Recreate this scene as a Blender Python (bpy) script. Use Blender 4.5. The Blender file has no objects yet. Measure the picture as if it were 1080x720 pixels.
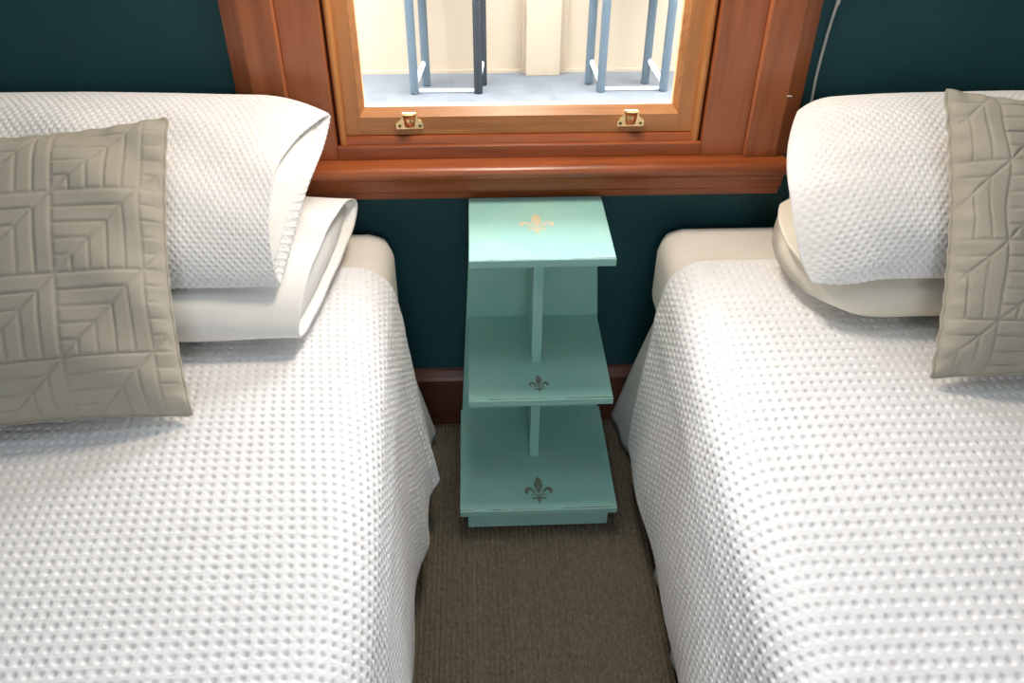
import bpy, bmesh, math, random
import numpy as np
from mathutils import Matrix, Vector

sc = bpy.context.scene
COL = sc.collection
rng = np.random.default_rng(7)
PI = math.pi

# ------------------------------------------------------------------ helpers
def link(o, parent=None):
    COL.objects.link(o)
    if parent: o.parent = parent
    return o

def tag(o, label=None, cat=None, group=None, kind=None):
    if label: o['label'] = label
    if cat: o['category'] = cat
    if group: o['group'] = group
    if kind: o['kind'] = kind
    return o

def empty(name, loc=(0, 0, 0)):
    o = bpy.data.objects.new(name, None)
    o.location = loc
    o.empty_display_size = .05
    return link(o)

def mesh_obj(name, verts, faces, mat, parent=None, smooth=False):
    me = bpy.data.meshes.new(name)
    verts = np.asarray(verts, dtype=np.float32).reshape(-1, 3)
    if parent is not None:
        verts = verts - np.array(parent.location if parent.parent is None else
                                 (parent.location + parent.parent.location), dtype=np.float32)
    me.from_pydata(verts.tolist(), [], [tuple(int(i) for i in f) for f in faces])
    me.update()
    if smooth:
        me.polygons.foreach_set('use_smooth', [True] * len(me.polygons))
    o = bpy.data.objects.new(name, me)
    if mat: me.materials.append(mat)
    return link(o, parent)

def grid_obj(name, P, mat, parent=None, wrap=False, rim=0.0, down=None):
    """smooth surface from a grid of points (n, m, 3); wrap closes the second axis"""
    n, m = P.shape[:2]
    V = P.reshape(-1, 3)
    i, j = np.meshgrid(np.arange(n - 1), np.arange(m if wrap else m - 1), indexing='ij')
    j2 = (j + 1) % m
    F = np.stack([i * m + j, (i + 1) * m + j, (i + 1) * m + j2, i * m + j2], -1).reshape(-1, 4)
    if rim:
        loop = np.concatenate([np.arange(m), np.arange(1, n) * m + m - 1,
                               (n - 1) * m + np.arange(m - 2, -1, -1), np.arange(n - 2, 0, -1) * m])
        low = V[loop] + np.asarray(down)[loop] * rim
        k = len(V); L = len(loop); a = np.arange(L); b = (a + 1) % L
        F2 = np.stack([loop[a], loop[b], k + b, k + a], -1)
        V = np.concatenate([V, low]); F = np.concatenate([F, F2])
    me = bpy.data.meshes.new(name)
    off = np.array(parent.location, dtype=float) if parent is not None else np.zeros(3)
    V = (V - off).astype(np.float32)
    me.vertices.add(len(V)); me.vertices.foreach_set('co', V.ravel())
    me.loops.add(F.size); me.loops.foreach_set('vertex_index', F.ravel().astype(np.int32))
    me.polygons.add(len(F))
    me.polygons.foreach_set('loop_start', np.arange(0, F.size, 4, dtype=np.int32))
    me.polygons.foreach_set('use_smooth', np.ones(len(F), dtype=bool))
    me.update(calc_edges=True); me.validate()
    if mat: me.materials.append(mat)
    o = bpy.data.objects.new(name, me)
    return link(o, parent)

def normals(P, wrap=False):
    du = np.gradient(P, axis=0)
    if wrap:
        Q = np.concatenate([P[:, -1:], P, P[:, :1]], 1)
        dv = (Q[:, 2:] - Q[:, :-2]) / 2
    else:
        dv = np.gradient(P, axis=1)
    N = np.cross(du, dv)
    return N / (np.linalg.norm(N, axis=-1, keepdims=True) + 1e-12)

def box_bm(bm, lo, hi):
    x0, y0, z0 = lo; x1, y1, z1 = hi
    vs = [bm.verts.new(p) for p in ((x0, y0, z0), (x1, y0, z0), (x1, y1, z0), (x0, y1, z0),
                                    (x0, y0, z1), (x1, y0, z1), (x1, y1, z1), (x0, y1, z1))]
    for f in ((0, 3, 2, 1), (4, 5, 6, 7), (0, 1, 5, 4), (1, 2, 6, 5), (2, 3, 7, 6), (3, 0, 4, 7)):
        bm.faces.new([vs[i] for i in f])

def poly_prism_bm(bm, pts, axis, a, b):
    """extrude a 2-D polygon along an axis; pts are the two other coordinates in x,y,z order"""
    def P(p, t):
        q = list(p); q.insert('xyz'.index(axis), t); return q
    lo = [bm.verts.new(P(p, a)) for p in pts]
    hi = [bm.verts.new(P(p, b)) for p in pts]
    n = len(pts)
    bm.faces.new(lo[::-1]); bm.faces.new(hi)
    for i in range(n):
        bm.faces.new((lo[i], lo[(i + 1) % n], hi[(i + 1) % n], hi[i]))

def bm_obj(name, bm, mat, parent=None, bevel=0.0, seg=2, smooth=False, origin=None):
    if bevel:
        bmesh.ops.bevel(bm, geom=list(bm.edges), offset=bevel, segments=seg, affect='EDGES', profile=.5)
    bmesh.ops.recalc_face_normals(bm, faces=list(bm.faces))
    off = Vector((0, 0, 0))
    p = parent
    while p is not None:
        off += p.location; p = p.parent
    org = Vector(origin) if origin is not None else off
    for v in bm.verts: v.co -= org
    me = bpy.data.meshes.new(name)
    bm.to_mesh(me); bm.free()
    if smooth:
        for f in me.polygons: f.use_smooth = True
    me.materials.append(mat)
    o = bpy.data.objects.new(name, me)
    link(o, parent)
    o.location = org - off
    return o

def boxes(name, lst, mat, parent=None, bevel=0.0, seg=2, origin=None):
    bm = bmesh.new()
    for lo, hi in lst: box_bm(bm, lo, hi)
    return bm_obj(name, bm, mat, parent, bevel, seg, origin=origin)

def tube_pts(path, r, n=12):
    path = np.asarray(path, float)
    T = np.gradient(path, axis=0); T /= np.linalg.norm(T, axis=1, keepdims=True)
    ref = np.array([0.13, 0.31, 0.94])
    out = []
    u = np.cross(T[0], ref); u /= np.linalg.norm(u)
    for p, t in zip(path, T):
        u = u - t * (u @ t); u /= np.linalg.norm(u)
        v = np.cross(t, u)
        a = np.arange(n) * 2 * PI / n
        out.append(p + r * (np.cos(a)[:, None] * u + np.sin(a)[:, None] * v))
    P = np.array(out)
    c0 = np.repeat(path[:1], n, 0)[None]; c1 = np.repeat(path[-1:], n, 0)[None]
    return np.concatenate([c0, P, c1])

def tube(name, path, r, mat, parent=None, n=12):
    return grid_obj(name, tube_pts(path, r, n), mat, parent, wrap=True)

def smooth_path(ctrl, n=60):
    """Catmull-Rom through control points"""
    c = np.asarray(ctrl, float)
    c = np.concatenate([2 * c[:1] - c[1:2], c, 2 * c[-1:] - c[-2:-1]])
    out = []
    for k in range(1, len(c) - 2):
        t = np.linspace(0, 1, n, endpoint=(k == len(c) - 3))[:, None]
        p0, p1, p2, p3 = c[k - 1], c[k], c[k + 1], c[k + 2]
        out.append(.5 * (2 * p1 + (p2 - p0) * t + (2 * p0 - 5 * p1 + 4 * p2 - p3) * t ** 2 + (3 * p1 - p0 - 3 * p2 + p3) * t ** 3))
    return np.concatenate(out)

def sstep(a, b, x):
    t = np.clip((x - a) / (b - a), 0, 1)
    return t * t * (3 - 2 * t)

# ------------------------------------------------------------------ materials
def new_mat(name, color, rough=.6, spec=.5, metallic=0.0):
    m = bpy.data.materials.new(name); m.use_nodes = True
    b = m.node_tree.nodes['Principled BSDF']
    b.inputs['Base Color'].default_value = (*color, 1)
    b.inputs['Roughness'].default_value = rough
    b.inputs['Specular IOR Level'].default_value = spec
    b.inputs['Metallic'].default_value = metallic
    return m, m.node_tree, b

def N(nt, t, **kw):
    n = nt.nodes.new(t)
    for k, v in kw.items(): setattr(n, k, v)
    return n

def noise_color(m, scale, c1, c2, lo=.35, hi=.65, detail=4, mapscale=(1, 1, 1), bump=0.0, bscale=None):
    mat, nt, b = m
    tc = N(nt, 'ShaderNodeTexCoord'); mp = N(nt, 'ShaderNodeMapping'); mp.inputs['Scale'].default_value = mapscale
    nt.links.new(tc.outputs['Object'], mp.inputs['Vector'])
    nz = N(nt, 'ShaderNodeTexNoise'); nz.inputs['Scale'].default_value = scale; nz.inputs['Detail'].default_value = detail
    nt.links.new(mp.outputs['Vector'], nz.inputs['Vector'])
    cr = N(nt, 'ShaderNodeValToRGB')
    cr.color_ramp.elements[0].position = lo; cr.color_ramp.elements[0].color = (*c1, 1)
    cr.color_ramp.elements[1].position = hi; cr.color_ramp.elements[1].color = (*c2, 1)
    nt.links.new(nz.outputs['Fac'], cr.inputs['Fac'])
    nt.links.new(cr.outputs['Color'], b.inputs['Base Color'])
    if bump:
        n2 = N(nt, 'ShaderNodeTexNoise'); n2.inputs['Scale'].default_value = bscale or scale; n2.inputs['Detail'].default_value = 3
        nt.links.new(mp.outputs['Vector'], n2.inputs['Vector'])
        bp = N(nt, 'ShaderNodeBump'); bp.inputs['Strength'].default_value = bump; bp.inputs['Distance'].default_value = .002
        nt.links.new(n2.outputs['Fac'], bp.inputs['Height']); nt.links.new(bp.outputs['Normal'], b.inputs['Normal'])
    return mat

def cloth(name, c, bump=.25, bscale=900, var=.03, rough=.9):
    m = new_mat(name, c, rough, .15)
    m[2].inputs['Sheen Weight'].default_value = .08
    c2 = tuple(min(1, x * (1 + var)) for x in c); c1 = tuple(x * (1 - var) for x in c)
    return noise_color(m, 14, c1, c2, .3, .7, 3, bump=bump, bscale=bscale)

def wood(name, axis, dark, mid, rough=.38):
    """varnished timber with its grain along the axis"""
    mat, nt, b = new_mat(name, mid, rough, .5)
    s = [22, 22, 22]; s['xyz'.index(axis)] = 1.1
    tc = N(nt, 'ShaderNodeTexCoord'); mp = N(nt, 'ShaderNodeMapping'); mp.inputs['Scale'].default_value = s
    nt.links.new(tc.outputs['Object'], mp.inputs['Vector'])
    n1 = N(nt, 'ShaderNodeTexNoise'); n1.inputs['Scale'].default_value = 1.6; n1.inputs['Detail'].default_value = 6; n1.inputs['Distortion'].default_value = .6
    n2 = N(nt, 'ShaderNodeTexNoise'); n2.inputs['Scale'].default_value = 9; n2.inputs['Detail'].default_value = 4
    n3 = N(nt, 'ShaderNodeTexNoise'); n3.inputs['Scale'].default_value = 5; n3.inputs['Detail'].default_value = 3
    nt.links.new(mp.outputs['Vector'], n1.inputs['Vector']); nt.links.new(mp.outputs['Vector'], n2.inputs['Vector'])
    nt.links.new(tc.outputs['Object'], n3.inputs['Vector'])
    a = N(nt, 'ShaderNodeMath', operation='ADD'); mu = N(nt, 'ShaderNodeMath', operation='MULTIPLY'); mu.inputs[1].default_value = .35
    nt.links.new(n2.outputs['Fac'], mu.inputs[0]); nt.links.new(n1.outputs['Fac'], a.inputs[0]); nt.links.new(mu.outputs[0], a.inputs[1])
    m3 = N(nt, 'ShaderNodeMath', operation='MULTIPLY'); m3.inputs[1].default_value = .5
    a2 = N(nt, 'ShaderNodeMath', operation='ADD')
    nt.links.new(n3.outputs['Fac'], m3.inputs[0]); nt.links.new(a.outputs[0], a2.inputs[0]); nt.links.new(m3.outputs[0], a2.inputs[1])
    cr = N(nt, 'ShaderNodeValToRGB')
    cr.color_ramp.elements[0].position = .62; cr.color_ramp.elements[0].color = (*dark, 1)
    cr.color_ramp.elements[1].position = 1.15; cr.color_ramp.elements[1].color = (*mid, 1)
    nt.links.new(a2.outputs[0], cr.inputs['Fac']); nt.links.new(cr.outputs['Color'], b.inputs['Base Color'])
    b.inputs['Coat Weight'].default_value = .25; b.inputs['Coat Roughness'].default_value = .25
    return mat

M = {}
M['wall'] = noise_color(new_mat('teal_wall_paint', (.014, .068, .08), .55, .3), 6, (.0125, .062, .074), (.0155, .073, .086), bump=.08, bscale=240)
M['ceiling'] = noise_color(new_mat('white_ceiling_paint', (.75, .74, .71), .8, .2), 5, (.73, .72, .69), (.77, .76, .73))
M['wood_x'] = wood('red_cedar_horizontal_shaded', 'x', (.17, .037, .010), (.35, .09, .023))  # shade on sill and bead put into a darker tone than the vertical cedar
M['wood_z'] = wood('red_cedar_vertical', 'z', (.24, .062, .02), (.42, .125, .042))
M['sash_x'] = wood('golden_sash_horizontal', 'x', (.32, .12, .03), (.55, .23, .07), .42)
M['sash_z'] = wood('golden_sash_vertical', 'z', (.32, .12, .03), (.55, .23, .07), .42)
M['skirt'] = wood('dark_red_skirting', 'x', (.055, .015, .009), (.11, .032, .017), .5)
M['white_waffle'] = cloth('white_waffle_cotton', (.84, .84, .85))
M['sham'] = cloth('white_waffle_sham', (.85, .85, .85))
M['pillow_white'] = cloth('plain_white_cotton', (.83, .82, .8), .12)
M['pillow_cream'] = cloth('plain_cream_cotton', (.82, .77, .66), .12)
M['sheet'] = cloth('fitted_sheet_cotton', (.83, .78, .71), .12)
M['valance'] = cloth('grey_white_valance', (.62, .64, .64), .15)
M['linen'] = cloth('beige_quilted_linen', (.42, .39, .325), .35, 1100, .05)
M['brass'] = noise_color(new_mat('brass', (.8, .6, .3), .3, .5, 1.0), 60, (.78, .57, .27), (.86, .68, .38))
M['dark_screw'] = noise_color(new_mat('dark_screw_hole', (.05, .03, .015), .6), 50, (.045, .028, .014), (.06, .035, .02))
M['cable'] = noise_color(new_mat('pale_grey_cable', (.5, .5, .45), .4), 30, (.48, .48, .43), (.53, .53, .48))
M['dark_wood'] = wood('bed_base_timber', 'y', (.1, .06, .03), (.2, .12, .07))
M['porch'] = noise_color(new_mat('cream_porch_wall', (.5, .375, .265), .8, .2), 2, (.49, .367, .26), (.51, .383, .27))
M['deck'] = noise_color(new_mat('grey_deck', (.15, .155, .165), .7, .3), 8, (.165, .17, .18), (.205, .21, .22))
M['ext'] = noise_color(new_mat('outside_board', (.4, .35, .28), .8, .2), 3, (.39, .34, .27), (.41, .36, .29))
M['stool'] = noise_color(new_mat('blue_grey_metal', (.075, .1, .12), .45, .5), 30, (.07, .095, .115), (.08, .106, .126))
M['stool_dark'] = noise_color(new_mat('black_metal', (.012, .014, .017), .45, .5), 30, (.011, .013, .016), (.014, .016, .02))
M['stool_white'] = noise_color(new_mat('sunlit_rail_white', (.8, .8, .8), .5, .3), 30, (.78, .78, .78), (.82, .82, .82))  # sunlight on the stool rails put into a white base colour; staple shares it
M['plaster'] = noise_color(new_mat('white_plaster', (.7, .7, .68), .8, .2), 5, (.68, .68, .66), (.72, .72, .7))

def mint_material():
    """chalky mint paint, rubbed through in thin streaks along the front edge (object origin = front edge)"""
    mat, nt, b = new_mat('chalky_mint_paint', (.33, .58, .5), .55, .3)
    tc = N(nt, 'ShaderNodeTexCoord')
    n1 = N(nt, 'ShaderNodeTexNoise'); n1.inputs['Scale'].default_value = 9; n1.inputs['Detail'].default_value = 5
    nt.links.new(tc.outputs['Object'], n1.inputs['Vector'])
    cr = N(nt, 'ShaderNodeValToRGB')
    cr.color_ramp.elements[0].position = .35; cr.color_ramp.elements[0].color = (.28, .56, .515, 1)
    cr.color_ramp.elements[1].position = .7; cr.color_ramp.elements[1].color = (.36, .62, .555, 1)
    nt.links.new(n1.outputs['Fac'], cr.inputs['Fac'])
    sx = N(nt, 'ShaderNodeSeparateXYZ'); nt.links.new(tc.outputs['Object'], sx.inputs[0])
    band = N(nt, 'ShaderNodeMapRange'); band.interpolation_type = 'SMOOTHSTEP'
    ab = N(nt, 'ShaderNodeMath', operation='SUBTRACT'); ab.inputs[1].default_value = .0032
    nt.links.new(sx.outputs['Y'], ab.inputs[0])
    aa = N(nt, 'ShaderNodeMath', operation='ABSOLUTE'); nt.links.new(ab.outputs[0], aa.inputs[0])
    nt.links.new(aa.outputs[0], band.inputs['Value'])
    band.inputs['From Min'].default_value = .0006; band.inputs['From Max'].default_value = .0017
    band.inputs['To Min'].default_value = 1; band.inputs['To Max'].default_value = 0
    mp = N(nt, 'ShaderNodeMapping'); mp.inputs['Scale'].default_value = (14, 1, 1)
    n2 = N(nt, 'ShaderNodeTexNoise'); n2.inputs['Scale'].default_value = 1; n2.inputs['Detail'].default_value = 2
    nt.links.new(tc.outputs['Object'], mp.inputs[0]); nt.links.new(mp.outputs[0], n2.inputs['Vector'])
    th = N(nt, 'ShaderNodeMapRange'); th.inputs['From Min'].default_value = .42; th.inputs['From Max'].default_value = .55
    nt.links.new(n2.outputs['Fac'], th.inputs['Value'])
    mu = N(nt, 'ShaderNodeMath', operation='MULTIPLY'); nt.links.new(band.outputs[0], mu.inputs[0]); nt.links.new(th.outputs[0], mu.inputs[1])
    mu2 = N(nt, 'ShaderNodeMath', operation='MULTIPLY'); mu2.inputs[1].default_value = .95; nt.links.new(mu.outputs[0], mu2.inputs[0])
    mx = N(nt, 'ShaderNodeMixRGB'); mx.inputs['Color2'].default_value = (.13, .11, .07, 1)
    nt.links.new(mu2.outputs[0], mx.inputs['Fac']); nt.links.new(cr.outputs['Color'], mx.inputs['Color1'])
    nt.links.new(mx.outputs[0], b.inputs['Base Color'])
    return mat
M['mint'] = mint_material()
M['stencil_grey'] = noise_color(new_mat('grey_brown_stencil', (.16, .17, .13), .6), 160, (.15, .165, .125), (.25, .33, .27), .4, .75)
M['stencil_peach'] = noise_color(new_mat('peach_stencil', (.7, .5, .27), .6), 160, (.66, .53, .34), (.48, .62, .47), .45, .75)

def carpet_material():
    mat, nt, b = new_mat('ribbed_wool_carpet', (.1, .085, .06), .95, .1)
    tc = N(nt, 'ShaderNodeTexCoord')
    n1 = N(nt, 'ShaderNodeTexNoise'); n1.inputs['Scale'].default_value = 130; n1.inputs['Detail'].default_value = 4
    n2 = N(nt, 'ShaderNodeTexNoise'); n2.inputs['Scale'].default_value = 5; n2.inputs['Detail'].default_value = 3
    nt.links.new(tc.outputs['Object'], n1.inputs['Vector']); nt.links.new(tc.outputs['Object'], n2.inputs['Vector'])
    c1 = N(nt, 'ShaderNodeValToRGB')
    c1.color_ramp.elements[0].position = .3; c1.color_ramp.elements[0].color = (.13, .112, .082, 1)
    c1.color_ramp.elements[1].position = .7; c1.color_ramp.elements[1].color = (.23, .195, .142, 1)
    nt.links.new(n1.outputs['Fac'], c1.inputs['Fac']); nt.links.new(c1.outputs['Color'], b.inputs['Base Color'])
    return mat
M['carpet'] = carpet_material()

def glass_material():
    """thin clear window pane: mostly transmits, a little mirror gloss"""
    m = bpy.data.materials.new('clear_window_glass'); m.use_nodes = True
    nt = m.node_tree; nt.nodes.clear()
    out = N(nt, 'ShaderNodeOutputMaterial'); mix = N(nt, 'ShaderNodeMixShader')
    tr = N(nt, 'ShaderNodeBsdfTransparent'); gl = N(nt, 'ShaderNodeBsdfGlossy'); fr = N(nt, 'ShaderNodeFresnel')
    gl.inputs['Roughness'].default_value = .02; fr.inputs['IOR'].default_value = 1.35
    nz = N(nt, 'ShaderNodeTexNoise'); nz.inputs['Scale'].default_value = 3
    cr = N(nt, 'ShaderNodeValToRGB')
    cr.color_ramp.elements[0].color = (.93, .95, .95, 1); cr.color_ramp.elements[1].color = (.97, .98, .98, 1)
    nt.links.new(nz.outputs['Fac'], cr.inputs['Fac']); nt.links.new(cr.outputs['Color'], tr.inputs['Color'])
    nt.links.new(fr.outputs[0], mix.inputs[0]); nt.links.new(tr.outputs[0], mix.inputs[1]); nt.links.new(gl.outputs[0], mix.inputs[2])
    nt.links.new(mix.outputs[0], out.inputs['Surface'])
    return m
M['glass'] = glass_material()

# ------------------------------------------------------------------ the room
RX, RY, RZ = 1.85, -3.9, 2.6
HX0, HX1, HZ0, HZ1 = -.352, .338, .66, 2.06      # window hole

# carpet: a loop-pile floor, finely modelled in the strip between the beds
def carpet():
    xs = np.concatenate([np.linspace(-RX, -.27, 30)[:-1], np.arange(-.27, .3, .0019), np.linspace(.3, RX, 30)])
    ys = np.concatenate([np.linspace(RY, -1.2, 30)[:-1], np.arange(-1.2, -.001, .0019), [0.0]])
    X, Y = np.meshgrid(xs, ys, indexing='ij')
    p, q = .0098, .0085
    i = np.floor(X / p).astype(int); fx = X / p - i
    ph = rng.random(2000)[i % 2000]; amp = .75 + .25 * rng.random(2000)[(i * 7) % 2000]
    v = Y / q + ph + .35 * np.sin(Y * 21 + i * 1.7)
    k = np.floor(v).astype(int); fy = v - k
    hsh = (np.sin(k * 12.9898 + i * 78.233) * 43758.5453) % 1
    h = np.sin(PI * fx) ** 2.2 * (.5 + .5 * np.sin(PI * fy) ** .8) * amp * (.75 + .25 * hsh)
    Z = -.015 + .015 * h
    return grid_obj('floor', np.stack([X, Y, Z], -1), M['carpet'])
tag(carpet(), 'dark brown ribbed loop carpet', kind='structure')

T = .13
tag(boxes('wall_back', [((-RX - T, 0, 0), (HX0, T, RZ)), ((HX1, 0, 0), (RX + T, T, RZ)),
                        ((HX0, 0, 0), (HX1, T, HZ0)), ((HX0, 0, HZ1), (HX1, T, RZ))], M['wall']),
    'dark teal painted wall with the window', kind='structure')
tag(boxes('wall_left', [((-RX - T, RY, 0), (-RX, 0, RZ))], M['wall']), kind='structure')
tag(boxes('wall_right', [((RX, RY, 0), (RX + T, 0, RZ))], M['wall']), kind='structure')
BX0, BX1, BZ0, BZ1 = -.5, .5, 1.6, 2.4         # unseen opening behind the photographer, added for daylight fill
tag(boxes('wall_front', [((-RX - T, RY - T, 0), (BX0, RY, RZ)), ((BX1, RY - T, 0), (RX + T, RY, RZ)),
                         ((BX0, RY - T, 0), (BX1, RY, BZ0)), ((BX0, RY - T, BZ1), (BX1, RY, RZ))], M['plaster']), kind='structure')
tag(boxes('ceiling', [((-RX - T, RY - T, RZ), (RX + T, T, RZ + .1))], M['ceiling']), kind='structure')

# skirting board
bm = bmesh.new()
poly_prism_bm(bm, [(0, 0), (-.022, 0), (-.022, .132), (-.017, .139), (-.008, .150), (0, .152)], 'x', -RX, RX)
tag(bm_obj('baseboard_back', bm, M['skirt']), 'dark red-brown timber skirting', kind='structure')

# window casings: broad bevelled boards each side
def casing(name, outer, inner, s):
    bm = bmesh.new()
    a = outer; b = outer + s * .03; c = inner
    poly_prism_bm(bm, [(a, 0), (a, -.016), (b, -.030), (b + s * .003, -.031), (c - s * .004, -.031), (c, -.027), (c, 0)], 'z', .673, 2.14)
    return tag(bm_obj(name, bm, M['wood_z'], bevel=.0), kind='structure')
c1 = casing('trim_1', -.504, -.414, 1); c1['label'] = 'left window casing board'
c2 = casing('trim_2', .499, .407, -1); c2['label'] = 'right window casing board'
tag(boxes('trim_3', [((-.414, -.031, 2.06), (.407, 0, 2.14))], M['wood_x'], bevel=.003), 'top window casing board', kind='structure')
# small pale nick stuck to the right casing
nk = boxes('staple', [((.4655, -.0325, .788), (.4745, -.0305, .7898))], M['stool_white'], c2, bevel=.0004)
nk['label'] = 'tiny white staple in the casing'

# window stool with moulded nosing, apron below
bm = bmesh.new()
prof = [(0, .672), (-.056, .672)]
for a in np.linspace(90, -75, 9):
    prof.append((-.056 - .0115 * math.cos(math.radians(a)), .660 + .012 * math.sin(math.radians(a))))
prof += [(-.050, .645), (-.046, .639), (-.043, .630), (-.042, .616), (-.038, .612), (-.034, .610), (-.033, .597), (-.030, .595), (0, .595)]
poly_prism_bm(bm, prof, 'x', -.492, .485)
tag(bm_obj('trim_4', bm, M['wood_x']), 'moulded red timber window sill', kind='structure')

# the sash window
win = empty('window_1', (0, 0, .672)); tag(win, 'timber sash window', kind='structure')
boxes('frame_board', [((-.414, -.021, .672), (-.342, .02, 2.06))], M['wood_z'], win, bevel=.0015)
boxes('frame_board', [((.328, -.021, .672), (.407, .02, 2.06))], M['wood_z'], win, bevel=.0015)
boxes('frame_board', [((-.342, -.021, .672), (.328, -.010, .697))], M['wood_x'], win, bevel=.0015)
boxes('frame_board', [((-.342, -.021, 2.0), (.328, .02, 2.06))], M['wood_x'], win, bevel=.0015)
boxes('jamb', [((-.352, .02, .66), (-.333, T, 2.06))], M['wood_z'], win)
boxes('jamb', [((.32, .02, .66), (.338, T, 2.06))], M['wood_z'], win)
boxes('outer_sill', [((-.352, .0, .645), (.338, .17, .672)), ((-.333, .0, .672), (.32, .13, .688))], M['wood_x'], win)
# rounded staff bead around the sash
def bead_profile(cx, s):
    pts = [(cx, .02)]
    for a in np.linspace(180, 0, 9):
        pts.append((cx + s * (.006 + .006 * math.cos(math.radians(a))), -.002 - .008 * math.sin(math.radians(a))))
    pts.append((cx + s * .012, .02))
    return pts
bm = bmesh.new(); poly_prism_bm(bm, bead_profile(-.338, 1), 'z', .69, 2.0); bm_obj('bead', bm, M['sash_z'], win)
bm = bmesh.new(); poly_prism_bm(bm, bead_profile(.3245, -1), 'z', .69, 2.0); bm_obj('bead', bm, M['sash_z'], win)
bm = bmesh.new(); poly_prism_bm(bm, [(.02, .686), (.003, .686), (-.003, .690), (-.003, .694), (.004, .7045), (.02, .7065)], 'x', -.326, .3125); bm_obj('bead', bm, M['wood_x'], win)

def sash(z0, z1, yf, rail):
    """stiles and rails with a chamfer towards the glass"""
    x0, x1 = -.327, .3135
    gx0, gx1 = -.292, .277
    s = boxes('sash', [((x0, yf, z0), (gx0 - .007, yf + .035, z1)), ((gx1 + .007, yf, z0), (x1, yf + .035, z1))], M['sash_z'], win)
    boxes('bottom_rail', [((gx0 - .007, yf + .0002, z0), (gx1 + .007, yf + .035, z0 + rail))], M['sash_x'], s)
    boxes('top_rail', [((gx0 - .007, yf + .0002, z1 - .035), (gx1 + .007, yf + .035, z1))], M['sash_x'], s)
    g0, g1 = z0 + rail + .012, z1 - .042
    bm = bmesh.new()
    poly_prism_bm(bm, [(gx0 - .007, yf + .001), (gx0 + .001, yf + .018), (gx0 + .001, yf + .034), (gx0 - .007, yf + .034)], 'z', z0 + rail, z1 - .035)
    poly_prism_bm(bm, [(gx1 + .007, yf + .001), (gx1 - .001, yf + .018), (gx1 - .001, yf + .034), (gx1 + .007, yf + .034)], 'z', z0 + rail, z1 - .035)
    poly_prism_bm(bm, [(yf + .001, z0 + rail), (yf + .018, g0), (yf + .034, g0), (yf + .034, z0 + rail)], 'x', gx0 - .007, gx1 + .007)
    poly_prism_bm(bm, [(yf + .001, z1 - .035), (yf + .018, g1), (yf + .034, g1), (yf + .034, z1 - .035)], 'x', gx0 - .007, gx1 + .007)
    bm_obj('glazing_chamfer', bm, M['sash_x'], s)
    pane = boxes('pane', [((gx0 - .004, yf + .019, z0 + rail + .004), (gx1 + .004, yf + .023, z1 - .038))], M['glass'], s)
    return s
s1 = sash(.7068, 1.38, .010, .034)
sash(1.36, 1.998, .048, .03)

# brass sash lifts: flanged plate with two screw holes and a curled finger hook
def sash_lift(cx, tilt=0.0):
    z0 = .7185; y = .0102
    bm = bmesh.new()
    out = [(-.0245, .0), (.0245, .0), (.0255, .003), (.0255, .011), (.022, .015), (.016, .017), (.0135, .023), (.0125, .031), (-.0125, .031), (-.0135, .023), (-.016, .017), (-.022, .015), (-.0255, .011), (-.0255, .003)]
    poly_prism_bm(bm, [(cx + p[0], z0 + p[1]) for p in out], 'y', y - .004, y)
    o = bm_obj('sash_lift', bm, M['brass'], s1, bevel=.0006, seg=1)
    o['label'] = 'brass finger lift on the bottom rail'
    # the hook: a curved sheet curling out at the top
    U = np.linspace(-1, 1, 13); V = np.linspace(0, 1, 14)
    P = []
    for v in V:
        zz = z0 + .004 + .030 * v
        yy = y - .0045 - .004 * math.sin(PI * min(v, .6) / .6 * .5) - .011 * max(0, v - .55) / .45 * max(0, v - .55) / .45
        row = [(cx + .0115 * u * (1 - .28 * (1 - v) ** 2), yy + .0035 * u * u * (1 if v > .2 else v * 5) * .6 - .002 * (1 - u * u), zz) for u in U]
        P.append(row)
    P = np.array(P)
    Pb = P + np.array([0, .0022, 0])
    allP = np.concatenate([P, Pb[::-1]], 0); allP = np.concatenate([allP, P[:1]], 0)
    off = s1.location + win.location
    h = grid_obj('finger_hook', allP - np.array(off)[None, None] + np.array(o.location)[None, None] * 0, M['brass'])
    COL.objects.unlink(h); COL.objects.link(h)
    h.parent = s1; h.location = (0, 0, 0)
    h['label'] = 'curled brass finger hook'
    for sx in (-.0185, .0185):
        bm = bmesh.new()
        bmesh.ops.create_cone(bm, cap_ends=True, segments=14, radius1=.0026, radius2=.0026, depth=.0006,
                              matrix=Matrix.Translation((cx + sx, y - .0043, z0 + .0065)) @ Matrix.Rotation(PI / 2, 4, 'X'))
        bm_obj('screw', bm, M['dark_screw'], s1)
sash_lift(-.209); sash_lift(.197)

# cable on the wall, right of the window
p = smooth_path([(.545, -.005, 2.45), (.54, -.005, 1.6), (.531, -.006, 1.0), (.528, -.006, .946), (.523, -.006, .89), (.5205, -.006, .82), (.522, -.006, .762), (.524, -.0055, .6), (.524, -.0055, .3), (.524, -.005, .1525)], 14)
tag(tube('cable', p, .0027, M['cable'], n=10), 'thin pale grey cable hanging down the teal wall beside the right window casing', 'cable')

# ------------------------------------------------------------------ outside
tag(boxes('porch_deck', [((-5, T, -.3), (5, 2.75, -.2))], M['deck']), 'grey porch floor outside', kind='structure')
tag(boxes('porch_wall', [((-5, 2.72, -.2), (5, 2.85, 1.75)), ((-5, 2.705, -.2), (5, 2.72, -.185))], M['porch']), 'cream wall across the porch', kind='structure')
tag(boxes('porch_post', [((.16, 2.66, -.2), (.33, 2.72, 1.75)), ((.145, 2.69, -.2), (.36, 2.72, 1.75))], M['porch'], bevel=.004), 'cream pilaster on the porch wall', kind='structure')

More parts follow.
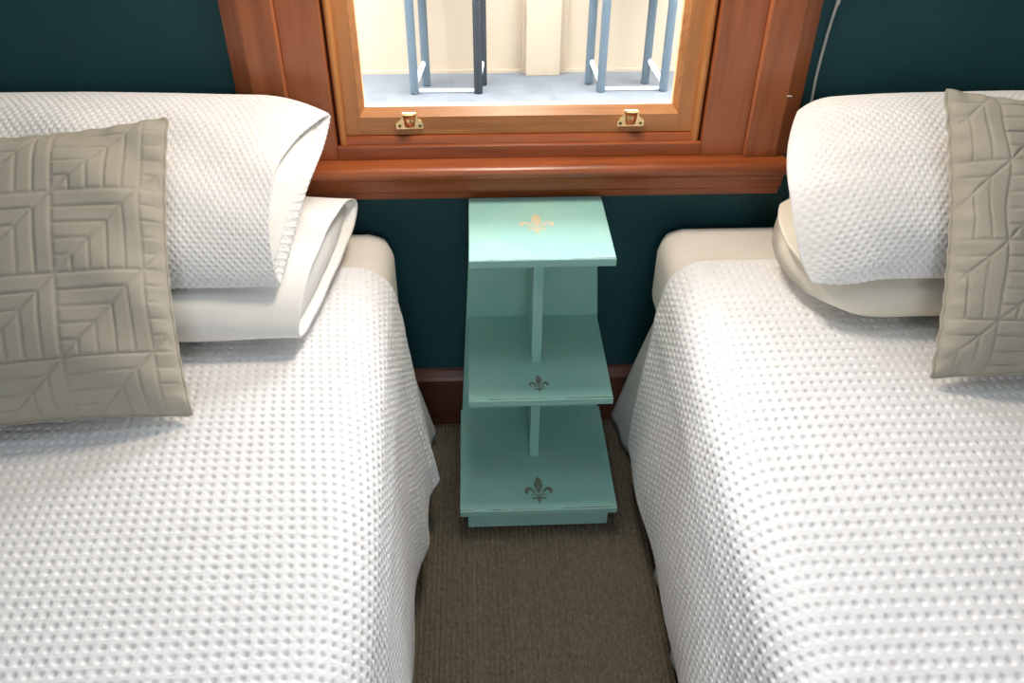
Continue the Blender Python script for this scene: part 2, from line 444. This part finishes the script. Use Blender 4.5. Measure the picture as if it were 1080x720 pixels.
def garden_stool(name, label, xs, yaw, mats):
    xa, xb = xs
    root = empty(name, ((xa + xb) / 2, 2.54, -.2))
    tag(root, label, 'stool', 'metal stools on the porch')
    H = .46; zt = -.2 + H; d = .105; r = .0205
    for x, mm, sx in ((xa, mats[0], yaw[0]), (xb, mats[1], yaw[1])):
        yn, yf = 2.455, 2.555
        xn, xf = x, x + sx
        # an inverted U of tube: front leg, bent top, back leg
        ctrl = [(xn, yn, -.2)]
        for zz in np.linspace(-.15, zt - .05, 5): ctrl.append((xn, yn, zz))
        for a in np.linspace(15, 90, 4):
            ctrl.append((xn + (xf - xn) * .15 * (1 - math.cos(math.radians(a))), yn + .04 * (1 - math.cos(math.radians(a))), zt - .05 + .05 * math.sin(math.radians(a))))
        for a in np.linspace(90, 15, 4):
            ctrl.append((xf - (xf - xn) * .15 * (1 - math.cos(math.radians(a))), yf - .04 * (1 - math.cos(math.radians(a))), zt - .05 + .05 * math.sin(math.radians(a))))
        for zz in np.linspace(zt - .05, -.15, 5): ctrl.append((xf, yf, zz))
        ctrl.append((xf, yf, -.2))
        tube('leg_frame', smooth_path(ctrl, 6), r, mm, root, 12)
        tube('stretcher', smooth_path([(xn, yn, -.165), ((xn + xf) / 2, 2.505, -.12), (xf, yf, -.075)], 6), .012, M['stool_white'], root, 10)
    tube('floor_rail', smooth_path([(xa, 2.462, -.19), ((xa + xb) / 2, 2.462, -.19), (xb, 2.462, -.19)], 6), .009, M['stool_white'], root, 10)
    boxes('seat', [((xa - .03, 2.44, zt + .012), (xb + .03, 2.66, zt + .045))], M['stool'], root, bevel=.01, seg=3)
garden_stool('garden_stool', 'blue-grey metal stool on the porch, seen through the left half of the window', (-.377, -.075), (.052, .022), (M['stool'], M['stool_dark']))
garden_stool('garden_stool', 'blue-grey metal stool on the porch, seen through the right half of the window', (.508, .808), (-.046, -.07), (M['stool'], M['stool']))

# ------------------------------------------------------------------ side table
tab = empty('side_table', (.0205, -.19, 0))
tag(tab, 'mint green painted three-tier side table with stencilled lilies, standing between the two beds', 'side table')
def shelf(x, w, z, yf, thick=.0155):
    return boxes('shelf', [((x - w / 2, yf, z - thick), (x + w / 2, -.042, z))], M['mint'], tab, bevel=.002, seg=2, origin=(x, yf, z))
sh1 = shelf(.02, .25, .602, -.2615)
sh2 = shelf(.0215, .268, .324, -.3036)
sh3 = shelf(.0208, .3151, .0645, -.3434)
bm = bmesh.new()
poly_prism_bm(bm, [(-.1015, .5865), (-.137, .0), (.178, .0), (.140, .5865)], 'y', -.042, -.0265)
bm_obj('back_panel', bm, M['mint'], tab, bevel=.0015, origin=(.02, -.2, .3))
boxes('divider', [((.0095, -.195, .3242), (.0285, -.042, .5864))], M['mint'], tab, bevel=.001, origin=(.02, -.3, .4))
boxes('divider', [((.0105, -.195, .0647), (.0295, -.042, .3083))], M['mint'], tab, bevel=.001, origin=(.02, -.3, .2))
boxes('base', [((-.1217, -.329, 0), (.1633, -.055, .049))], M['mint'], tab, bevel=.0015, origin=(.02, -.4, .02))

def fleur(parent, cx, cy, z, w, h, mat):
    """a stencilled lily painted on the shelf; top petal points to the wall"""
    half = {
        'centre': [(0, .5), (.07, .42), (.13, .30), (.155, .18), (.13, .06), (.08, -.04), (.05, -.12), (0, -.12)],
        'tail': [(0, -.22), (.06, -.23), (.10, -.30), (.07, -.38), (.03, -.44), (0, -.5)],
    }
    polys = []
    for k in half.values():
        polys.append(k + [(-a, b) for a, b in k[::-1] if abs(a) > 1e-6])
    polys.append([(-.27, -.155), (.27, -.155), (.27, -.195), (-.27, -.195)])
    side = [(.10, -.11), (.15, -.02), (.22, .06), (.31, .10), (.41, .09), (.485, .03), (.50, -.05), (.46, -.12), (.39, -.15), (.34, -.12),
            (.38, -.07), (.36, -.02), (.30, -.01), (.24, -.05), (.19, -.11)]
    polys.append(side); polys.append([(-a, b) for a, b in side[::-1]])
    low = [(.09, -.24), (.19, -.27), (.27, -.25), (.24, -.32), (.16, -.34), (.10, -.30)]
    polys.append(low); polys.append([(-a, b) for a, b in low[::-1]])
    bm = bmesh.new()
    for pl in polys:
        lo = [bm.verts.new((cx + a * w, cy + b * h, z)) for a, b in pl]
        f = bm.faces.new(lo)
        r = bmesh.ops.extrude_face_region(bm, geom=[f])
        for v in [g for g in r['geom'] if isinstance(g, bmesh.types.BMVert)]: v.co.z += .0003
    bmesh.ops.triangulate(bm, faces=list(bm.faces))
    o = bm_obj('stencilled_lily', bm, mat, parent)
    return o
fleur(sh1, .0165, -.141, .602, .064, .068, M['stencil_peach'])['label'] = 'faded peach stencilled lily'
fleur(sh2, .020, -.258, .324, .039, .050, M['stencil_grey'])['label'] = 'small grey stencilled lily'
fleur(sh3, .0235, -.290, .0645, .058, .074, M['stencil_grey'])['label'] = 'large grey stencilled lily'

# ------------------------------------------------------------------ beds
def rounded_box(name, lo, hi, r, mat, parent=None, seg=5, sag=0):
    return boxes(name, [(lo, hi)], mat, parent, bevel=r, seg=seg)

def bed(side, label):
    """side = -1 left bed, +1 right bed; inner edge faces the gap"""
    xi = -.252 if side < 0 else .262
    xo = xi + side * .92
    root = empty('single_bed', ((xi + xo) / 2, -1.0, 0)); tag(root, label, 'bed')
    a, b = sorted((xi, xo))
    boxes('base', [((a + .05, -1.93, .12), (b - .05, -.03, .335))], M['dark_wood'], root, bevel=.006)
    for x in (a + .07, b - .07):
        for y in (-1.85, -.12):
            boxes('leg', [((x - .025, y - .025, .0), (x + .025, y + .025, .12))], M['dark_wood'], root, bevel=.004)
    # valance: a cloth skirt hanging from under the mattress, flaring out to the floor
    ys = np.linspace(-.055, -1.93, 260); vs = np.linspace(0, 1, 26)
    P = np.zeros((len(ys), len(vs), 3))
    for i, y in enumerate(ys):
        d = -y
        fl = (.018 + .042 * math.exp(-((d - .03) / .12) ** 2)) if side < 0 else (.012 + .05 * math.exp(-((d - .02) / .09) ** 2))
        wav = .006 * math.sin(d * 38 + (1 if side < 0 else 2)) + .004 * math.sin(d * 71)
        xb = xi + side * .022
        P[i, :, 0] = xb - side * ((fl + .026) * vs ** .95 + wav * vs ** 1.5 * min(1, d / .06))
        P[i, :, 1] = y + (.034 if side > 0 else -.012) * vs * math.exp(-(d - .055) / .05)
        P[i, :, 2] = .338 + (.006 - .338) * vs
    o = grid_obj('valance', P, M['valance'], root)
    so = o.modifiers.new('thickness', 'SOLIDIFY'); so.thickness = .002; so.offset = 0
    # foot end of the skirt
    xs = np.linspace(a, b, 120)
    Q = np.zeros((len(xs), len(vs), 3))
    for i, x in enumerate(xs):
        Q[i, :, 0] = x; Q[i, :, 1] = -1.935 - (.015 + .005 * math.sin(x * 40)) * vs; Q[i, :, 2] = .338 - .332 * vs
    o = grid_obj('valance', Q, M['valance'], root)
    so = o.modifiers.new('thickness', 'SOLIDIFY'); so.thickness = .002; so.offset = 0
    m = rounded_box('mattress', (a, -1.93, .338), (b, -.0145, .531), .048, M['sheet'], None, 6)
    for f in m.data.polygons: f.use_smooth = True
    return root, m
b1, m1 = bed(-1, 'single bed left of the side table, with a pale grey cloth skirt')
b2, m2 = bed(1, 'single bed right of the side table, with a pale grey cloth skirt')
tag(m1, 'mattress in a cream fitted sheet on the left bed', 'mattress')
tag(m2, 'mattress in a cream fitted sheet on the right bed', 'mattress')

def waffle(u, v, depth):
    c = (.5 + .5 * np.cos(2 * PI * u)) * (.5 + .5 * np.cos(2 * PI * v))
    return -depth * sstep(.30, .90, c)

def waffle_fine(u, v, depth):
    """small staggered dimples"""
    return -depth * sstep(.5, .95, .5 + .5 * np.cos(2 * PI * u) * np.cos(2 * PI * v))

def bedspread(side, label, px, py, slant):
    xi = -.252 if side < 0 else .262
    step = .0019
    # cross-section by arc length: hem (inner side) -> edge -> top -> far edge -> far hem
    e = []                                     # (outward from the inner edge, height); + is toward the gap
    flare = .05 if side < 0 else .046
    zt = .549; zh = .10; r = .078
    ctrl = [(flare, zh), (flare * .93, .18), (flare * .72, .28), (flare * .5, .37), (.021, .42), (.0155, .455)]
    for a in np.linspace(14, 80, 6):
        a = math.radians(a); ctrl.append((.011 - r + r * math.cos(a) + .001, zt - r + r * math.sin(a)))
    ctrl += [(-.105, zt + .0015), (-.15, zt + .0025), (-.25, zt + .004), (-.46, zt + .004), (-.70, zt + .003), (-.83, zt + .001), (-.89, zt - .008), (-.934, zt - .05), (-.945, zt - .12), (-.955, .25), (-.965, .12)]
    path = smooth_path(np.array([(c[0], 0, c[1]) for c in ctrl]), 60)
    L = np.concatenate([[0], np.cumsum(np.linalg.norm(np.diff(path, axis=0), axis=1))])
    dense_end = .45 + .70
    s = np.concatenate([np.arange(0, dense_end, step), np.linspace(dense_end, L[-1], 60)])
    ex = np.interp(s, L, path[:, 0]); ez = np.interp(s, L, path[:, 2])
    d = np.concatenate([np.arange(.19, 1.16, step), np.linspace(1.16, 1.96, 60)])   # distance from the wall
    S, D = np.meshgrid(s, d, indexing='ij')
    EX = np.repeat(ex[:, None], len(d), 1); EZ = np.repeat(ez[:, None], len(d), 1)
    drop = np.clip((zt - EZ) / (zt - zh), 0, 1) * (S < .55)
    if side < 0:
        wav = .010 * np.sin((D - .20) * 9 + .8) + .002 * np.sin(D * 31) + .016 * np.exp(-((D - .30) / .022) ** 2) + .006 * np.exp(-((D - .44) / .035) ** 2)
        wav = wav - .012 * np.exp(-((D - .19) / .03) ** 2)
        hem = .012 * np.sin(D * 24 + 1)
    else:
        wav = .004 * np.sin(D * 7.5 + .4) + .003 * np.sin(D * 23) + .004 * (D - .4)
        hem = .006 * np.sin(D * 13)
    EX = EX + wav * drop ** 1.7
    # the cover stands out a little more towards the foot of the bed
    EX = EX + .026 * sstep(.25, .95, D) * (1 - drop) ** .8 * (S < .75) * (1 - sstep(.5, .75, S))
    EZ = EZ + hem * drop ** 3
    # slow undulations on the top
    top = (1 - drop)
    EZ = EZ + top * (.0012 * np.sin(D * 6 + S * 4) + .001 * np.sin(D * 11 - S * 9))
    # the head end sags a little over the mattress edge
    X = xi - side * EX
    HEAD = (.008 * np.sin(S * 6.0) + .018 * (S < .45) * (1 - S / .45) * (-1 if side > 0 else .3)) * np.exp(-(D - .19) / .12)
    Yv = -(D - HEAD)
    P = np.stack([X, Yv, EZ], -1)
    Nn = normals(P)
    if Nn[len(s) // 2, len(d) // 2, 2] < 0: Nn = -Nn
    edge = np.minimum(1, np.minimum(S, D - .19) / .006)
    fade = np.where(D > 1.16, 0, 1) * np.where(S > dense_end, 0, 1)
    h = waffle(S / px + slant * D / px, D / py + .12 * np.sin(S * 5), .0031) * fade * np.clip(edge, 0, 1)
    h += .0009 * (rng.random(h.shape) - .5) * fade
    o = grid_obj('bedspread', P + Nn * h[..., None], M['white_waffle'], None, rim=.004, down=-Nn.reshape(-1, 3))
    return tag(o, label, 'bedspread')
bedspread(-1, 'white waffle-weave bedspread covering the left bed', .0134, .0144, .10)
bedspread(1, 'white waffle-weave bedspread covering the right bed', .0138, .0190, .0)

# ------------------------------------------------------------------ pillows
def pillow(ctrl, half_t, xs, T_of, W_of, step, side, shift=None, wav=None, mat=None, bottom=1.0, pq=(2.4, .62), wrinkle=.004, seed=0, dz=None):
    """loft: cross-sections follow a bent centre line in the (y, z) plane; xs run from the visible end outward"""
    path = smooth_path(np.array([(0, c[0], c[1]) for c in ctrl]), 60)
    L = np.concatenate([[0], np.cumsum(np.linalg.norm(np.diff(path, axis=0), axis=1))])
    Lt = L[-1]
    nth = int(2 * Lt / step); nth += nth % 2
    th = np.arange(nth) * 2 * PI / nth
    # even arc spacing of the loop: s runs -1..1 then back
    tri = np.where(th < PI, 1 - 2 * th / PI, -1 + 2 * (th - PI) / PI)
    s = np.sin(tri * PI / 2) * .35 + tri * .65
    sg = np.where(th < PI, 1.0, -bottom)
    nrm = sg * np.maximum(0, 1 - np.abs(s) ** pq[0]) ** pq[1]
    Ty = np.gradient(path[:, 1], L); Tz = np.gradient(path[:, 2], L)
    P = np.zeros((len(xs), nth, 3))
    r = np.random.default_rng(seed)
    k1 = r.uniform(8, 16, 4); k2 = r.uniform(6, 18, 4); ph = r.uniform(0, 6, 4)
    for i, x in enumerate(xs):
        t = T_of(i / (len(xs) - 1)); w = W_of(i / (len(xs) - 1))
        l = Lt / 2 + s * w * Lt / 2
        y = np.interp(l, L, path[:, 1]); z = np.interp(l, L, path[:, 2])
        ty = np.interp(l, L, Ty); tz = np.interp(l, L, Tz)
        q = np.hypot(ty, tz); ty, tz = ty / q, tz / q
        n = half_t * t * nrm
        n = n + wrinkle * t * sg * sum(np.sin(k1[j] * x * 2 + k2[j] * s + ph[j]) for j in range(4)) * .3 * np.abs(nrm) ** .5
        P[i, :, 0] = x
        if shift is not None: P[i, :, 0] += shift(s, sg, i / (len(xs) - 1))
        P[i, :, 1] = y - n * tz
        P[i, :, 2] = z + n * ty
        if dz is not None: P[i, :, 2] += dz(s, sg, i / (len(xs) - 1))
    # note: centre line runs from the front (low) to the back (high) so (-tz, ty) points up and to the room
    if wav:
        Nn = normals(P, True)
        c = P.mean(1, keepdims=True)
        if ((P - c) * Nn).sum(-1).mean() < 0: Nn = -Nn
        Sarc = np.arange(nth) * (2 * Lt / nth)
        Xa = (np.arange(len(xs)) * abs(xs[1] - xs[0]))[:, None]
        h = waffle_fine(Xa / wav[0] + .15 * np.sin(Sarc[None] * 7), Sarc[None] / wav[1] + .2 * np.sin(Xa * 5), wav[2])
        f = np.array([T_of(i / (len(xs) - 1)) for i in range(len(xs))])[:, None]
        P = P + Nn * (h * np.clip(f * 2, 0, 1))[..., None]
    return P

def closed_end(k0=.14, k1=.2, open_near=None):
    """thickness profile along the length: rounded at far end (1), rounded or open at near end (0)"""
    def Tf(u):
        far = max(0.0, 1 - max(0, (u - (1 - k1)) / k1) ** 2.2) ** .6
        if open_near is None: near = max(0.0, 1 - max(0, (k0 - u) / k0) ** 2.2) ** .6
        else: near = open_near + (1 - open_near) * sstep(0, k0 * 1.6, np.array(u))
        return float(far * near)
    return Tf

def add_pillow(name, label, cat, P, mat, P_in=None, mat_in=None, loc=None, outer='pillowcase'):
    root = empty(name, loc); tag(root, label, cat)
    o = grid_obj(outer, P, mat, root, wrap=True)
    if P_in is not None:
        grid_obj('pillow_insert', P_in, mat_in, root, wrap=True)
    return root

def ends(P, near_cap=True):
    """close both ends of a loft"""
    A = P.mean(1, keepdims=True).repeat(P.shape[1], 1)
    parts = [P, A[-1:]]
    if near_cap: parts = [A[:1]] + parts
    return np.concatenate(parts)

def open_lip(P, dirx, depth=.03, k=.95):
    """fold the open mouth of a case back inside itself (stations run outward from the mouth)"""
    c = P[0].mean(0)
    l1 = c + (P[0] - c) * .985 + np.array([-dirx * .0015, 0, 0])
    l2 = c + (P[0] - c) * k + np.array([dirx * .004, 0, 0])
    l3 = c + (P[0] - c) * (k - .02) + np.array([dirx * depth, 0, 0])
    return np.concatenate([l3[None], l2[None], l1[None], P])

def insert_cap(P, dirx, back=.018, k=.93, bulge=.012):
    """end of the pillow seen inside the open case"""
    c = P[0].mean(0)
    rows = []
    for t in np.linspace(1, 0, 14):
        rows.append(c + (P[0] - c) * k * t + np.array([dirx * (back - bulge * (1 - t * t)), 0, 0]))
    q = c + (P[0] - c) * k * .985 + np.array([dirx * .12, 0, 0])
    rows = [c[None].repeat(P.shape[1], 0) + np.array([dirx * .14, 0, 0]), q] + rows
    return np.array(rows)

ST = .0019
# left bed, lower plain pillow
xs = -(np.arange(.335, 1.06, .004))
Pl = pillow([(-.440, .588), (-.345, .608), (-.20, .620), (-.085, .618)], .052, xs,
            closed_end(.12, .2, .72), lambda u: 1.0, .004, -1, bottom=.9,
            shift=lambda s, sg, u: (.028 * s + np.where(sg > 0, -.006, .004) * (1 - s * s)) * (1 - u) ** 2, wrinkle=.004, seed=3, pq=(3.2, .55))
add_pillow('pillow', 'plain white pillow lying on the left bed, under the waffle pillow', 'pillow',
           ends(open_lip(Pl, -1), True)[1:], M['pillow_white'], insert_cap(Pl, -1), M['pillow_white'], (-.7, -.24, .55))
# left bed, upper waffle pillow
xs = -(np.arange(.362, 1.09, ST))
kw = dict(bottom=.25, shift=lambda s, sg, u: (.026 * s + np.where(sg > 0, -.036, .004) * (1 - s * s)) * (1 - u) ** 4, seed=5,
          dz=lambda s, sg, u: -.034 * max(0, 1 - u / .14) ** 2 * sstep(-.2, .9, s))
UP = [(-.400, .652), (-.30, .715), (-.19, .768), (-.075, .818)]
tl = closed_end(.32, .2, .46)
Pu = pillow(UP, .082, xs, tl, lambda u: 1.0, ST, -1, wav=(.0125, .0145, .0024), **kw)
Pf = pillow(UP, .082, xs, tl, lambda u: 1.0, ST, -1, **kw)
add_pillow('pillow', 'white waffle-weave pillow with an open end, leaning against the wall on the left bed', 'pillow',
           ends(open_lip(Pu, -1), True)[1:], M['sham'], insert_cap(Pf, -1), M['pillow_white'], (-.72, -.22, .66))
# right bed, lower cream pillow
xs = np.arange(.440, 1.17, .004)
Pr = pillow([(-.412, .588), (-.32, .608), (-.22, .622), (-.105, .630)], .052, xs,
            closed_end(.10, .2, .5), lambda u: 1 - .22 * max(0, 1 - u / .11) ** 2, .004, 1, bottom=.9,
            shift=lambda s, sg, u: (.02 - .04 * (1 - s * s) - .004 * s) * (1 - u) ** 3, wrinkle=.005, seed=11, pq=(3.4, .5))
add_pillow('pillow', 'plain cream pillow lying on the right bed, under the waffle pillow', 'pillow', ends(Pr), M['pillow_cream'], loc=(.8, -.24, .55))
# right bed, upper waffle pillow
xs = np.arange(.434, 1.16, ST)
Pq = pillow([(-.402, .646), (-.30, .711), (-.19, .764), (-.085, .806)], .074, xs,
            closed_end(.34, .2), lambda u: 1 - .16 * max(0, 1 - u / .1) ** 2, ST, 1, bottom=.25,
            shift=lambda s, sg, u: (.012 - .034 * (1 - s * s) + .012 * s) * (1 - u) ** 3,
            dz=lambda s, sg, u: -.036 * max(0, 1 - u / .16) ** 2 * sstep(-.1, -.9, s), wav=(.0125, .0145, .0024), seed=8)
add_pillow('pillow', 'white waffle-weave pillow with a rounded closed end, leaning against the wall on the right bed', 'pillow', ends(Pq), M['sham'], loc=(.8, -.22, .66))

# ------------------------------------------------------------------ quilted cushions
def cushion(name, label, corner, up, right, side, seed):
    """corner = visible bottom corner; right points along the bottom edge toward +x"""
    up = np.array(up, float); S = np.linalg.norm(up); U = up / S
    R = np.array(right, float); R -= U * (R @ U); R /= np.linalg.norm(R)
    Nv = np.cross(R, U)
    W = .45
    c = np.array(corner) + U * S / 2 + R * (W / 2) * (1 if side > 0 else -1)
    n = 232
    a = np.linspace(-1, 1, n)
    a = np.sin(a * PI / 2) * .25 + a * .75
    A, B = np.meshgrid(a, a, indexing='ij')
    r = np.random.default_rng(seed)
    pin = .075
    EA = A * (1 - pin * (1 - B ** 2) * np.abs(A) ** 3) ; EB = B * (1 - pin * (1 - A ** 2) * np.abs(B) ** 3)
    bulge = np.maximum(0, (1 - np.abs(A) ** 2.6) * (1 - np.abs(B) ** 2.6)) ** .52
    # quilting: blocks of nested L-shaped stitch lines, split along a diagonal
    cell = .113
    xx = A * W / 2 + (.03 if side < 0 else .045); yy = B * S / 2 + .012
    ci = np.floor(xx / cell).astype(int); cj = np.floor(yy / cell).astype(int)
    fu = xx / cell - ci; fv = yy / cell - cj
    flip = (ci % 2 == 0)
    fu2 = fu
    m = np.where(fu2 > fv, fu2, fv)
    lines = np.abs((m * 4.6) % 1 - .5) * 2
    tgt = np.where(fu2 > fv, np.abs((fu * 5) % 1 - .5) * 2, np.abs((fv * 5) % 1 - .5) * 2)
    diag = np.abs(fu2 - fv) / .06
    big = np.minimum(np.minimum(fu, 1 - fu), np.minimum(fv, 1 - fv)) / .05
    q = np.clip(np.minimum(np.minimum((1 - tgt) / .38, diag), big), 0, 1)
    groove = (np.sqrt(1 - (1 - q) ** 2) - 1)
    und = sum(np.sin(r.uniform(6, 13) * A + r.uniform(6, 13) * B + r.uniform(0, 6)) for _ in range(4)) * .0012
    sheets = []
    for sg in (1, -1):
        t = .07 if sg > 0 else .018
        h = t * bulge + (.0042 * groove + und * 1.6) * np.clip(bulge * 2.2, 0, 1)
        edge_w = .0025 * np.sin(B * 42 + seed) * np.abs(A) ** 12 + .0025 * np.sin(A * 38) * np.abs(B) ** 12
        P = c + (EA * W / 2)[..., None] * R + ((EB * S / 2))[..., None] * U + (sg * (h + .0015) + edge_w)[..., None] * Nv
        sheets.append(P)
    root = empty(name, tuple(c)); tag(root, label, 'cushion', None)
    # one closed shell: front sheet, back sheet, joined around the seam
    F, Bk = sheets
    V = np.concatenate([F.reshape(-1, 3), Bk.reshape(-1, 3)])
    i, j = np.meshgrid(np.arange(n - 1), np.arange(n - 1), indexing='ij')
    q1 = np.stack([i * n + j, (i + 1) * n + j, (i + 1) * n + j + 1, i * n + j + 1], -1).reshape(-1, 4)
    q2 = q1[:, ::-1] + n * n
    loop = np.concatenate([np.arange(n), np.arange(1, n) * n + n - 1, (n - 1) * n + np.arange(n - 2, -1, -1), np.arange(n - 2, 0, -1) * n])
    b = np.roll(loop, -1)
    q3 = np.stack([loop, b, b + n * n, loop + n * n], -1)
    FF = np.concatenate([q1, q2, q3])
    me = bpy.data.meshes.new('cover')
    V = (V - c).astype(np.float32)
    me.vertices.add(len(V)); me.vertices.foreach_set('co', V.ravel())
    me.loops.add(FF.size); me.loops.foreach_set('vertex_index', FF.ravel().astype(np.int32))
    me.polygons.add(len(FF)); me.polygons.foreach_set('loop_start', np.arange(0, FF.size, 4, dtype=np.int32))
    me.polygons.foreach_set('use_smooth', np.ones(len(FF), dtype=bool))
    me.update(calc_edges=True); me.validate(); me.materials.append(M['linen'])
    link(bpy.data.objects.new('cover', me), root)
    # stitched piping around the seam
    mid = ((F + Bk) / 2).reshape(-1, 3)[loop]
    mid = mid[::4]
    mid = np.concatenate([mid, mid[:1]])
    grid_obj('piping', tube_pts(mid, .0028, 8), M['linen'], root, wrap=True)
    return root
cushion('cushion', 'beige quilted cushion leaning on the pillows of the left bed', (-.490, -.588, .569), (-.041, .298, .304), (1, .12, .0), -1, 2)
cushion('cushion', 'beige quilted cushion leaning on the pillows of the right bed', (.571, -.548, .571), (.029, .258, .330), (1, -.06, -.0), 1, 4)

# ------------------------------------------------------------------ light
w = bpy.data.worlds.new('overcast_sky'); sc.world = w; w.use_nodes = True
nt = w.node_tree
bg = nt.nodes['Background']; bg.inputs['Strength'].default_value = 1
# overcast sky with a broad bright band added on the porch side (+y) to light the room
tc = N(nt, 'ShaderNodeTexCoord'); sep = N(nt, 'ShaderNodeSeparateXYZ')
nt.links.new(tc.outputs['Generated'], sep.inputs[0])
def ramp(sock, a, b):
    r = N(nt, 'ShaderNodeMapRange'); r.interpolation_type = 'SMOOTHSTEP'
    r.inputs['From Min'].default_value = a; r.inputs['From Max'].default_value = b
    nt.links.new(sock, r.inputs['Value']); return r.outputs[0]
def mul(p, q):
    r = N(nt, 'ShaderNodeMath', operation='MULTIPLY'); nt.links.new(p, r.inputs[0]); nt.links.new(q, r.inputs[1]); return r.outputs[0]
band = mul(mul(ramp(sep.outputs['Y'], -.02, .14), ramp(sep.outputs['Z'], .15, .4)), ramp(sep.outputs['Z'], .995, .93))
side = N(nt, 'ShaderNodeMapRange')
side.inputs['From Min'].default_value = 0; side.inputs['From Max'].default_value = .9; side.inputs['To Min'].default_value = 1.0; side.inputs['To Max'].default_value = .22
nt.links.new(sep.outputs['Y'], side.inputs['Value'])
band = mul(band, side.outputs[0])
mx = N(nt, 'ShaderNodeMixRGB')
SKY, GLOW = 10.0, 34.0
mx.inputs['Color1'].default_value = (.86 * SKY, .93 * SKY, 1.0 * SKY, 1)
mx.inputs['Color2'].default_value = (.97 * GLOW, .97 * GLOW, 1.0 * GLOW, 1)
nt.links.new(band, mx.inputs['Fac']); nt.links.new(mx.outputs[0], bg.inputs['Color'])

def portal(name, loc, rot, sx, sy):
    l = bpy.data.lights.new(name, 'AREA'); l.shape = 'RECTANGLE'; l.size = sx; l.size_y = sy
    l.cycles.is_portal = True
    o = bpy.data.objects.new(name, l); o.location = loc; o.rotation_euler = rot
    return link(o)
# sky portals in the window and the added rear opening
portal('window_portal', (-.007, .10, 1.36), (-PI / 2, 0, 0), .66, 1.36)
portal('rear_opening_portal', (0, RY - .05, (BZ0 + BZ1) / 2), (PI / 2, 0, 0), BX1 - BX0, BZ1 - BZ0)

# unseen cool disk light added near the ceiling as fill
ld = bpy.data.lights.new('added_ceiling_fill', 'AREA'); ld.shape = 'DISK'; ld.size = .5; ld.energy = 4.5; ld.color = (.66, .83, 1.0)
lo = bpy.data.objects.new('added_ceiling_fill', ld); lo.location = (0, -.8, RZ - .06); link(lo)

# unseen warm point light added above the window to brighten pillows and table
wd = bpy.data.lights.new('added_warm_fill', 'POINT'); wd.energy = 26; wd.shadow_soft_size = .11; wd.color = (1.0, .88, .73)
wo = bpy.data.objects.new('added_warm_fill', wd); wo.location = (0, -.14, 1.50); link(wo)

# ------------------------------------------------------------------ camera
cd = bpy.data.cameras.new('camera'); cam = bpy.data.objects.new('camera', cd); link(cam)
pitch, yaw, roll = .6663966, .0453785, -.0062954
fw = np.array([math.sin(yaw) * math.cos(pitch), math.cos(yaw) * math.cos(pitch), -math.sin(pitch)])
rt = np.array([math.cos(yaw), -math.sin(yaw), 0]); dn = np.cross(fw, rt)
r2 = math.cos(roll) * rt + math.sin(roll) * dn; d2 = -math.sin(roll) * rt + math.cos(roll) * dn
mw = Matrix.Identity(4)
for i in range(3):
    mw[i][0] = r2[i]; mw[i][1] = -d2[i]; mw[i][2] = -fw[i]
mw[0][3], mw[1][3], mw[2][3] = -.0865, -1.4719, 1.3820
cam.matrix_world = mw
cd.sensor_width = 36; cd.lens = 900.74 / 1080 * 36; cd.clip_start = .02
sc.camera = cam

vs = sc.view_settings
vs.view_transform = 'Standard'; vs.look = 'None'; vs.gamma = 1; vs.exposure = 0; vs.use_curve_mapping = False
sc.cycles.use_denoising = True
sc.cycles.max_bounces = 8
sc.cycles.diffuse_bounces = 5
sc.cycles.transparent_max_bounces = 12
sc.cycles.sample_clamp_indirect = 6
